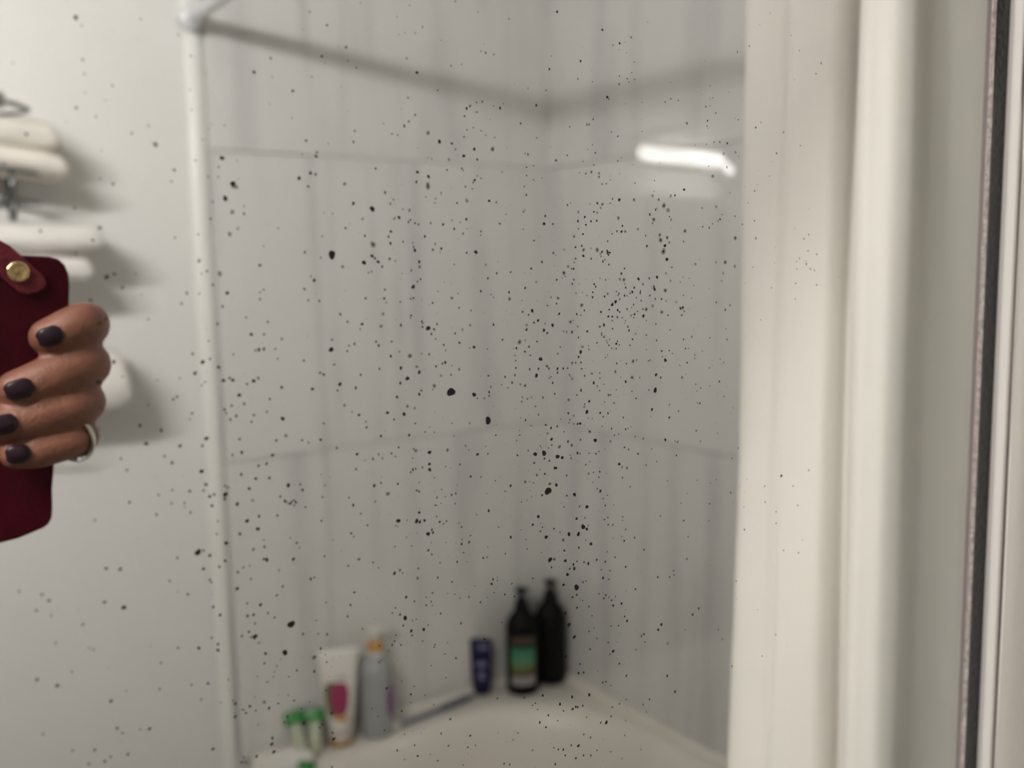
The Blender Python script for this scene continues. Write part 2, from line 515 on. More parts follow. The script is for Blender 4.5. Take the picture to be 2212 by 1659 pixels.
# ------------------------------------------------------------------ bottles and razors on the tub ledge
FACE = -math.radians(38)      # labels look back towards the room
def base(px, py): 
    p = at(px, py, 2, ZD)
    p.z += 0.0006
    return p
def shell(prof, r_add, a0, a1, z0, z1, sx, sy, sq, n=14):
    """a printed label: patch hugging the bottle between two angles and two heights"""
    import bisect
    def rad(z):
        for (ra, za), (rb, zb) in zip(prof, prof[1:]):
            if za <= z <= zb and zb > za: return ra+(rb-ra)*(z-za)/(zb-za)
        return prof[0][0]
    rings = []
    for j in range(9):
        z = z0+(z1-z0)*j/8
        r = rad(z)+r_add
        row = []
        for k in range(n+1):
            a = a0+(a1-a0)*k/n
            c, d = math.cos(a), math.sin(a)
            q = (abs(c)**sq+abs(d)**sq)**(-1/sq)
            row.append((r*sx*c*q, r*sy*d*q, z))
        rings.append(row)
    return MB().loft(rings, closed=False)
def pump(t, z, M, spout=0.035, taper=True, collar=None, dirx=1):
    if collar: MB().lathe([(0.0135, z), (0.015, z+0.001), (0.015, z+0.016), (0.013, z+0.018)], 20).build('collar', collar, t)
    else: MB().lathe([(0.017, z), (0.0165, z+0.004), (0.012, z+0.022), (0.010, z+0.024)], 20).build('collar', M, t)
    zz = z+(0.018 if collar else 0.023)
    hgt = 0.016 if collar else 0.012
    MB().lathe([(0.006, zz-0.002), (0.005, zz+hgt)], 12).build('stem', M, t)
    z2 = zz+hgt
    b = MB()
    b.loft([[(x, w*math.cos(a), z2+0.006+h*math.sin(a)-dz) for a in [2*math.pi*k/12 for k in range(12)]] for x, w, h, dz in
            ((-0.013*dirx, 0.004, 0.003, 0), (-0.010*dirx, 0.010, 0.0065, 0), (0.006*dirx, 0.010, 0.0065, 0), (0.016*dirx, 0.006, 0.005, 0.0005), (spout*dirx, 0.0045, 0.004, 0.004), ((spout+0.001)*dirx, 0.002, 0.002, 0.0045))])
    b.build('pump_head', M, t)

# two black pump bottles in the corner
BPROF = [(0.027, 0.0), (0.033, 0.003), (0.0350, 0.010), (0.0350, 0.138), (0.034, 0.152), (0.029, 0.166), (0.021, 0.175), (0.0165, 0.180), (0.0165, 0.184)]
BLAB = band_mat('black_bottle_label', [(0.0, (0.30, 0.30, 0.31)), (0.16, (0.32, 0.32, 0.33)), (0.20, (0.010, 0.010, 0.010)), (0.27, (0.16, 0.10, 0.03)), (0.36, (0.11, 0.16, 0.06)), (0.48, (0.10, 0.25, 0.15)), (0.74, (0.02, 0.20, 0.09)), (0.79, (0.01, 0.01, 0.01)), (0.87, (0.01, 0.01, 0.01)), (0.90, (0.10, 0.055, 0.03)), (1.0, (0.06, 0.05, 0.045))], 0.4, wob=1)
p1, p2 = base(1129, 1492), base(1190, 1469)
for p, lab, hasl, dirr in ((p1, 'black pump bottle with a green label in the tub corner', True, 1), (p2, 'plain black pump bottle behind the green-labelled one', False, 1)):
    t = thing('pump_bottle', lab, 'bottle', p, -math.radians(40), 'black pump bottles in the tub corner')
    MB().lathe(BPROF, 32).build('body', BLACKP, t)
    pump(t, 0.183, BLACKP, 0.015, dirx=dirr)
    if hasl: shell(BPROF, 0.0004, -math.pi/2-0.62, -math.pi/2+0.95, 0.026, 0.132, 1, 1, 2).build('label', BLAB, t)

# navy tube standing on its cap
p = base(1028, 1488); p.y = min(p.y, YL-0.034)
t = thing('navy_tube', 'dark blue squeeze tube standing on its narrow cap', 'tube', p, -math.radians(36))
def tube_rings(h0, h1, w0, w1, d0, d1, n=24, k=10):
    R = []
    for j in range(k+1):
        u = j/k
        w = w0+(w1-w0)*u**0.6
        d = d0+(d1-d0)*u
        R.append([(w*math.cos(2*math.pi*i/n), d*math.sin(2*math.pi*i/n), h0+(h1-h0)*u) for i in range(n)])
    return R
MB().loft(tube_rings(0.024, 0.120, 0.0205, 0.0240, 0.0165, 0.0025)).build('body', NAVY, t)
MB().lathe([(0.0155, 0), (0.0175, 0.002), (0.0195, 0.022), (0.0185, 0.0238)], 24).build('cap', NAVY, t)
for za, zb, wa, wb in ((0.098, 0.108, -0.008, 0.016), (0.062, 0.073, -0.012, 0.012), (0.034, 0.052, -0.006, 0.008)):
    def fy(z): 
        u = (z-0.024)/0.094
        return -(0.0165+(0.0025-0.0165)*u)-0.0006
    MB().loft([[(wa, fy(za)*0.86-0.0012, za), (0.5*(wa+wb), fy(za), za), (wb, fy(za)*0.86-0.0012, za)], [(wa, fy(zb)*0.86-0.0012, zb), (0.5*(wa+wb), fy(zb), zb), (wb, fy(zb)*0.86-0.0012, zb)]], closed=False).build('print', LILAC, t)

# white tube with magenta label
p = base(737, 1603)
t = thing('white_tube', 'white squeeze tube with a magenta oval label and gold cap rim', 'tube', p, -math.radians(27))
def wt(z):
    u = (z-0.045)/0.143
    return 0.0265+(0.0395-0.0265)*u, 0.022+(0.003-0.022)*u
R = []
for j in range(13):
    z = 0.045+0.143*j/12
    w, d = wt(z)
    R.append([(w*math.cos(2*math.pi*i/32), d*math.sin(2*math.pi*i/32), z+0.002*math.cos(2*math.pi*i/32)) for i in range(32)])
MB().loft(R).build('body', WHITEP, t)
MB().lathe([(0.020, 0.010), (0.0225, 0.011), (0.0245, 0.043), (0.024, 0.0452)], 28).build('cap', WHITEP, t)
MB().lathe([(0.022, 0.0), (0.0255, 0.001), (0.0255, 0.010), (0.021, 0.0112)], 28).build('cap_rim', GOLDP, t)
def patch(t, name, M, xc, zc, hw, hh, tri=0.0, off=0.0005, n=20):
    """printed oval hugging the flat tube front"""
    bm = MB()
    def P(x, z):
        w, d = wt(z)
        q = max(0.0, 1-(x/w)**2)**0.5
        return (x, -d*q-off, z)
    rings = []
    for f in (0.001, 0.35, 0.7, 1.0):
        ring = []
        for k in range(n):
            a = 2*math.pi*k/n
            c, s = math.cos(a), math.sin(a)
            q = (abs(c)**3+abs(s)**3)**(-1/3)
            z = zc+hh*s*q*f
            ring.append(P(xc+hw*c*q*f*(1-tri*s), z))
        rings.append(ring)
    bm.loft(rings, cap0=False, cap1=False)
    return bm.build(name, M, t)
patch(t, 'olive_leaf_print', OLIVE, -0.0135, 0.092, 0.013, 0.034, -0.25, 0.0004)
patch(t, 'magenta_label', MAGENTA, 0.0015, 0.093, 0.0165, 0.032, -0.12, 0.0009)
patch(t, 'orange_print', ORANGE, 0.003, 0.0565, 0.0105, 0.006, 0, 0.0012)
patch(t, 'grey_print', mat('grey_print', (0.5, 0.5, 0.47), 0.5), 0.004, 0.134, 0.012, 0.004, 0, 0.0008)
MB().loft([[(0.0249*math.sin(a), -0.0249*math.cos(a), z) for a in [-0.8+1.6*k/10 for k in range(11)]] for z in (0.022, 0.036)], closed=False).build('pink_print', PALETEXT, t)

# grey pump bottle
p = base(817, 1583)
t = thing('pump_bottle', 'grey pump bottle with orange collar and purple label', 'bottle', p, math.radians(4))
GP = [(0.028, 0.0), (0.031, 0.002), (0.0325, 0.008), (0.0325, 0.124), (0.031, 0.138), (0.025, 0.149), (0.0165, 0.155), (0.0150, 0.160)]
MB().lathe(GP, 32).build('body', GREYB, t)
MB().lathe([(0.0150, 0.1605), (0.0155, 0.162), (0.0155, 0.168), (0.0145, 0.1695)], 24).build('neck_ring', WHITEP, t)
pump(t, 0.170, WHITEP, 0.040, collar=ORANGE)
bm = MB()
rings = []
for f in (0.001, 0.5, 1.0):
    ring = []
    for k in range(22):
        a = 2*math.pi*k/22
        th = -math.pi/2+0.50+0.40*math.cos(a)*f
        ring.append((0.0330*math.cos(th), 0.0330*math.sin(th), 0.073+0.036*math.sin(a)*f))
    rings.append(ring)
bm.loft(rings, cap0=False, cap1=False)
bm.build('purple_label', PURPLE, t)

# slim brush lying along the ledge
pa, pb = at(848, 1571, 2, ZD+0.008), at(1022, 1503, 2, ZD+0.008)
pa.y = min(pa.y, YL-0.05); pb.y = min(pb.y, YL-0.045)
dv = pb-pa
L = dv.length
t = thing('bath_brush', 'slim grey-blue handled bath brush lying along the tub ledge', 'brush', (pa.x, pa.y, ZD), math.atan2(dv.y, dv.x))
MB().tube([(0.012, 0, 0.006), (L*0.3, 0, 0.0055), (L*0.55, 0, 0.0065), (L*0.62, 0, 0.0075), (L*0.9, 0, 0.0085), (L, 0, 0.0085)], [0.004, 0.0045, 0.0045, 0.0065, 0.0075, 0.004], 12).build('handle', SLATE, t)
MB().loft([[(x, w*math.cos(a), 0.0105+h*math.sin(a)) for a in [2*math.pi*k/14 for k in range(14)]] for x, w, h in ((-0.014, 0.004, 0.004), (-0.010, 0.011, 0.009), (0.006, 0.012, 0.0098), (0.014, 0.008, 0.007), (0.018, 0.003, 0.003))]).build('head', WHITEP, t)

# white dish and three green razors
p = base(600, 1667)
dish = thing('soap_dish', 'white shallow dish at the front of the tub ledge', 'dish', (p.x+0.012, p.y-0.004, ZD+0.0008), math.radians(12))
MB().lathe([(0.030, 0.0), (0.040, 0.003), (0.046, 0.014), (0.047, 0.0165), (0.045, 0.0165), (0.039, 0.006), (0.0, 0.0045)], 36, sx=1.2, sy=0.8, sq=2.6).build('dish', WHITEP, dish)
def razor(label, loc, rz, lean, roll, h=0.062):
    t = thing('razor', label, 'razor', loc, rz, 'green disposable razors by the tub wall')
    Rm = Matrix.Rotation(lean, 4, 'X') @ Matrix.Rotation(roll, 4, 'Y')
    def T(b): 
        bmesh.ops.transform(b.bm, matrix=Rm, verts=b.bm.verts)
        return b
    T(MB().tube([(0, 0, 0.001), (0, -0.001, 0.02), (0, 0.001, 0.05), (0, 0, h)], [0.012, 0.0125, 0.011, 0.009], 12)).build('handle', PALEGREEN, t)
    T(MB().box(-0.018, 0.018, -0.007, 0.007, h-0.003, h+0.021)).build('head', GREENP, t, smooth=True, bevel=0.003)
    T(MB().box(-0.017, 0.017, -0.0062, -0.0048, h+0.003, h+0.007)).build('blade', SILVER, t, smooth=False)
    return t
r1, r2 = base(660, 1637), base(694, 1640)
razor('green-headed razor tilted to one side, left of the pair', (r1.x, r1.y+0.010, ZD), math.radians(-15), math.radians(-26), math.radians(-9))
razor('green-headed razor standing upright beside the white tube', (r2.x, r2.y+0.022, ZD), math.radians(-22), math.radians(-26), math.radians(0))
pr = at(662, 1652, 2, ZD+0.02)
t = thing('razor', 'green razor head lowest in the picture, in front of the other two', 'razor', (pr.x, pr.y, ZD), math.radians(-60), 'green disposable razors by the tub wall')
MB().box(-0.016, 0.016, -0.008, 0.008, 0.010, 0.024).build('head', GREENP, t, bevel=0.003)
MB().tube([(0, -0.004, 0.016), (0.004, -0.035, 0.012), (0.004, -0.085, 0.006)], [0.0042, 0.005, 0.006], 12).build('handle', PALEGREEN, t)

# ------------------------------------------------------------------ phone in a maroon folio case
YP = 0.240
phone = thing('phone_case', 'dark maroon leather phone case with a snap strap in the hand', 'phone case', (0, 0, 0))
def slab(name, pix, y0, y1, M, parent, bevel):
    P = [at(a, b_, 1, YP) for a, b_ in pix]
    b = MB()
    b.loft([[(p.x, y0, p.z) for p in P], [(p.x, y1, p.z) for p in P]])
    return b.build(name, M, parent, smooth=False, bevel=bevel, seg=2)
def offset_pix(pix, d):
    cx = sum(p[0] for p in pix)/len(pix); cy = sum(p[1] for p in pix)/len(pix)
    return [(cx+(x-cx)*(1+d/160), cy+(y-cy)*(1+d/300)) for x, y in pix]
COVER = [(-200, 548), (20, 551), (108, 555), (128, 560), (141, 573), (149, 592), (151, 615), (149, 680), (138, 800), (127, 900), (118, 1000), (113, 1060), (114, 1100), (113, 1118), (107, 1132), (95, 1141), (40, 1164), (-200, 1225)]
slab('cover', COVER, YP, YP+0.0045, MAROON, phone, 0.0012)
slab('cover_edge', [(x+(4 if x > 60 else 0), y) for x, y in COVER], YP+0.0046, YP+0.0062, EDGEB, phone, 0.0006)
strap = slab('strap', [(-60, 470), (0, 520), (20, 531), (34, 543), (90, 595), (99, 610), (96, 621), (78, 632), (58, 636), (40, 632), (0, 597), (-60, 548)], YP-0.0026, YP-0.0001, MAROON2, phone, 0.0008)
c = at(39, 587, 1, YP-0.003)
b = MB()
n = 24
b.loft([[(c.x+r*math.cos(2*math.pi*k/n), c.y-h, c.z+r*math.sin(2*math.pi*k/n)) for k in range(n)] for r, h in ((0.0046, -0.0004), (0.0046, 0.0008), (0.0040, 0.0013), (0.0030, 0.0009), (0.0012, 0.0008), (0.0004, 0.0010))])
b.build('snap_button', GOLD, strap)
MB().box(-0.088, 0.056, YP+0.008, YP+0.016, 1.398, 1.470).build('phone_body', BLACKP, phone, smooth=False, bevel=0.0035, seg=3)
MB().box(-0.022, 0.022, YP+0.0055, YP+0.0081, 1.428, 1.466).build('camera_plate', EDGEB, phone, smooth=False, bevel=0.002)
for cx_, cz_ in ((0.0, 1.45), (0.0, 1.438), (0.012, 1.447)):
    cyl = MB()
    cyl.loft([[(cx_+0.0055*math.cos(2*math.pi*k/20), y, cz_-0.002+0.0055*math.sin(2*math.pi*k/20)) for k in range(20)] for y in (YP+0.004, YP+0.0056)])
    cyl.build('lens', EDGEB, phone)

# ------------------------------------------------------------------ the hand that holds it
def capsule_chain(b, pts, rads, sub=8, n=14, flat=1.0):
    P = smoothline([Vector(p) for p in pts], sub)
    m_ = len(P)
    rr = []
    for i in range(m_):
        t = i/(m_-1)*(len(rads)-1)
        k = min(int(t), len(rads)-2)
        rr.append(rads[k]+(rads[k+1]-rads[k])*(t-k))
    # round both tips
    d0 = (P[0]-P[1]).normalized(); d1 = (P[-1]-P[-2]).normalized()
    A0 = [P[0]+d0*rr[0]*math.sin(a) for a in (1.45, 1.1, 0.75, 0.4)]
    R0 = [rr[0]*math.cos(a) for a in (1.45, 1.1, 0.75, 0.4)]
    A1 = [P[-1]+d1*rr[-1]*math.sin(a) for a in (0.4, 0.75, 1.1, 1.45)]
    R1 = [rr[-1]*math.cos(a) for a in (0.4, 0.75, 1.1, 1.45)]
    b.tube(A0+P+A1, R0+rr+R1, n)
YF = 0.2286
FING = [  # tip, along, along, bend (pixels), radius
    ([(106, 728), (140, 716), (172, 702)], (180, 701), 0.0097, 'index'),
    ([(38, 841), (90, 823), (145, 800)], (181, 789), 0.0099, 'middle'),
    ([(2, 918), (65, 905), (125, 888)], (171, 872), 0.0095, 'ring'),
    ([(36, 981), (80, 973), (125, 960)], (164, 948), 0.0082, 'little')]
b = MB()
fing_pts = []
palm_z = []
for pix, bend, r, nm in FING:
    pts = [at(x, y, 1, YF) for x, y in pix]
    bd = at(*bend, 1, YF+0.003)
    pts[0].y += 0.001
    kn = Vector((bd.x+0.0035, YP+0.006, bd.z-0.001))
    bk = Vector((bd.x-0.003, YP+0.0205, bd.z-0.003))
    pm = Vector((bd.x-0.026, YP+0.029, bd.z-0.007))
    chain = pts+[bd, kn, bk, pm]
    capsule_chain(b, chain, [r*0.86, r*0.98, r*1.0, r*1.04, r*1.10, r*1.12, r*1.2], 7)
    fing_pts.append(chain)
    palm_z.append(pm)
# palm, heel of the hand, wrist and forearm behind the cover, going back and to the left
pc = sum(palm_z, Vector())/4
for q in (palm_z[0], palm_z[1], palm_z[2], palm_z[3]):
    capsule_chain(b, [q, q*0.45+(pc+Vector((-0.055, 0.026, -0.012)))*0.55, pc+Vector((-0.075, 0.036, -0.016))], [0.0110, 0.0140, 0.0155], 6)
capsule_chain(b, [palm_z[3]+Vector((0.010, -0.003, -0.004)), palm_z[3]+Vector((-0.030, 0.014, -0.008)), pc+Vector((-0.078, 0.038, -0.024))], [0.0105, 0.0135, 0.016], 6)
capsule_chain(b, [pc+Vector((-0.070, 0.034, -0.016)), pc+Vector((-0.11, 0.058, -0.03)), pc+Vector((-0.19, 0.12, -0.08)), pc+Vector((-0.30, 0.22, -0.17))], [0.024, 0.023, 0.028, 0.036], 6, 18)
# thumb behind the cover
capsule_chain(b, [pc+Vector((-0.060, 0.028, 0.018)), pc+Vector((-0.050, 0.014, 0.040)), pc+Vector((-0.030, 0.000, 0.052)), pc+Vector((-0.012, -0.006, 0.056))], [0.012, 0.0105, 0.0092, 0.0078], 7)
hand = b.build('person', SKIN)
rm = hand.modifiers.new('remesh', 'REMESH')
rm.mode = 'VOXEL'
rm.voxel_size = 0.0013
rm.use_smooth_shade = True
sm = hand.modifiers.new('smooth', 'SMOOTH')
sm.factor = 0.5
sm.iterations = 6
tag(hand, 'hand with dark nails and a silver ring gripping the maroon phone case', 'person')
NP = [((108, 727), 0.0052, 0.0043), ((41, 841), 0.0056, 0.0043), ((6, 917), 0.0055, 0.0043), ((39, 981), 0.0048, 0.0040)]
for (pix, nl, nw), ch, (_, _, r, _) in zip(NP, fing_pts, FING):
    c = at(*pix, 1, YF-r*0.80)
    d = (ch[1]-ch[0]).normalized()
    side = Vector((0, 1, 0)).cross(d).normalized()
    nrm = Vector((0, -1, 0))
    bm = MB()
    rings = []
    for i in range(9):
        u = -1+2*i/8
        row = []
        for k in range(9):
            v = -1+2*k/8
            wv = nw*(1-max(0, abs(u)-0.45)**2*1.6)
            hgt = r*0.20*(1-0.75*v*v)-0.0012*max(0, -u)**2 - 0.0006*max(0, u)**2
            row.append(c+d*nl*u+side*wv*v+nrm*hgt)
        rings.append(row)
    bm.loft(rings, closed=False)
    o = bm.build('fingernail', NAIL, hand)
    s = o.modifiers.new('solidify', 'SOLIDIFY')
    s.thickness = 0.0010
    s.offset = -1
# ring on the little finger
ch = smoothline(fing_pts[3], 8)
k0 = 8*3-1
ax = (ch[k0+1]-ch[k0-1]).normalized()
c = ch[k0]
u = Vector((0, 0, 1)); u = (u-ax*u.dot(ax)).normalized(); w = ax.cross(u)
pts = [c+(u*math.cos(2*math.pi*k/32)+w*math.sin(2*math.pi*k/32))*0.0092 for k in range(32)]
ring = MB().tube(pts, 0.0013, 8, closed=True).build('ring', SILVER, hand)
front = Vector((0.25, -1, 0)).normalized()
sd = (-u*0.75+front*0.65).normalized()
sc_ = c+sd*0.0103
b = MB()
for off in (Vector((0, 0, 0)), ax*0.0026, ax*-0.0026):
    b.loft([[sc_+off+(ax*math.cos(a)+sd.cross(ax)*math.sin(a))*r+sd*h for a in [2*math.pi*k/8 for k in range(8)]] for r, h in ((0.0008, -0.0012), (0.0016, 0.0), (0.0009, 0.0011))])
b.build('ring_stone', STONE, ring, smooth=False)

# ------------------------------------------------------------------ the mirror
mir = thing('wall_mirror', 'large old wall mirror peppered with black desilvered spots', 'mirror', (0, 0, 0))
GLASS = see_through('mirror_glass', (0.955, 0.965, 0.950), (1, 1, 1), 0.006, gloss=1)
MB().box(MX0, MX1, 0.0, 0.0008, MZ0, MZ1).build('glass', GLASS, mir, smooth=False)
MARGIN = see_through('tarnished_margin', (0.86, 0.82, 0.84), (0.30, 0.25, 0.26), 0.12)
MB().box(MX1-0.0055, MX1-0.0006, -0.0006, -0.0002, MZ0, MZ1).build('tarnished_margin', MARGIN, mir, smooth=False)
# chipped silver edge
b = MB()
nseg = 260
rows = []
for j in range(nseg+1):
    z = MZ0+(MZ1-MZ0)*j/nseg
    a = 0.0005*mnoise.noise(Vector((z*160, 3.1, 0)))+0.0003*mnoise.noise(Vector((z*520, 9, 0)))
    rows.append([(MX1-0.0006+a, 0.0005, z), (MX1-0.0005+a, -0.0003, z), (MX1+0.0008+a*0.6, -0.0007, z), (MX1+0.0014, 0.0005, z)])
b.loft(rows)
b.build('silver_edge', mat('chipped_silver', (0.93, 0.91, 0.85), 0.3, metal=0.1, noise=(400, 0.35), bump=(900, 0.8)), mir, smooth=False)
MB().box(MX1+0.0014, MX1+0.0032, -0.0001, 0.0007, MZ0, MZ1).build('glass_edge', mat('green_glass_edge', (0.05, 0.06, 0.055), 0.12), mir, smooth=False)
MB().box(MX1+0.0032, MX1+0.0132, -0.0001, 0.0007, MZ0, MZ1).build('black_backing_strip', mat('black_backing', (0.008, 0.008, 0.009), 0.45, noise=(220, 0.9), bump=(300, 0.6)), mir, smooth=False)
b = MB()
pr_ = [(0.0, 0.0055), (0.0, -0.0056), (0.0005, -0.0062), (0.0024, -0.0062), (0.0028, -0.0056), (0.0028, 0.0), (0.0104, 0.0), (0.0104, 0.0055)]
b.loft([[(MX1+0.0132+x, y, z) for x, y in pr_] for z in (MZ0, MZ1)])
b.build('side_channel', mat('channel_enamel', (0.72, 0.69, 0.65), 0.3, ior=1.55), mir, smooth=False)

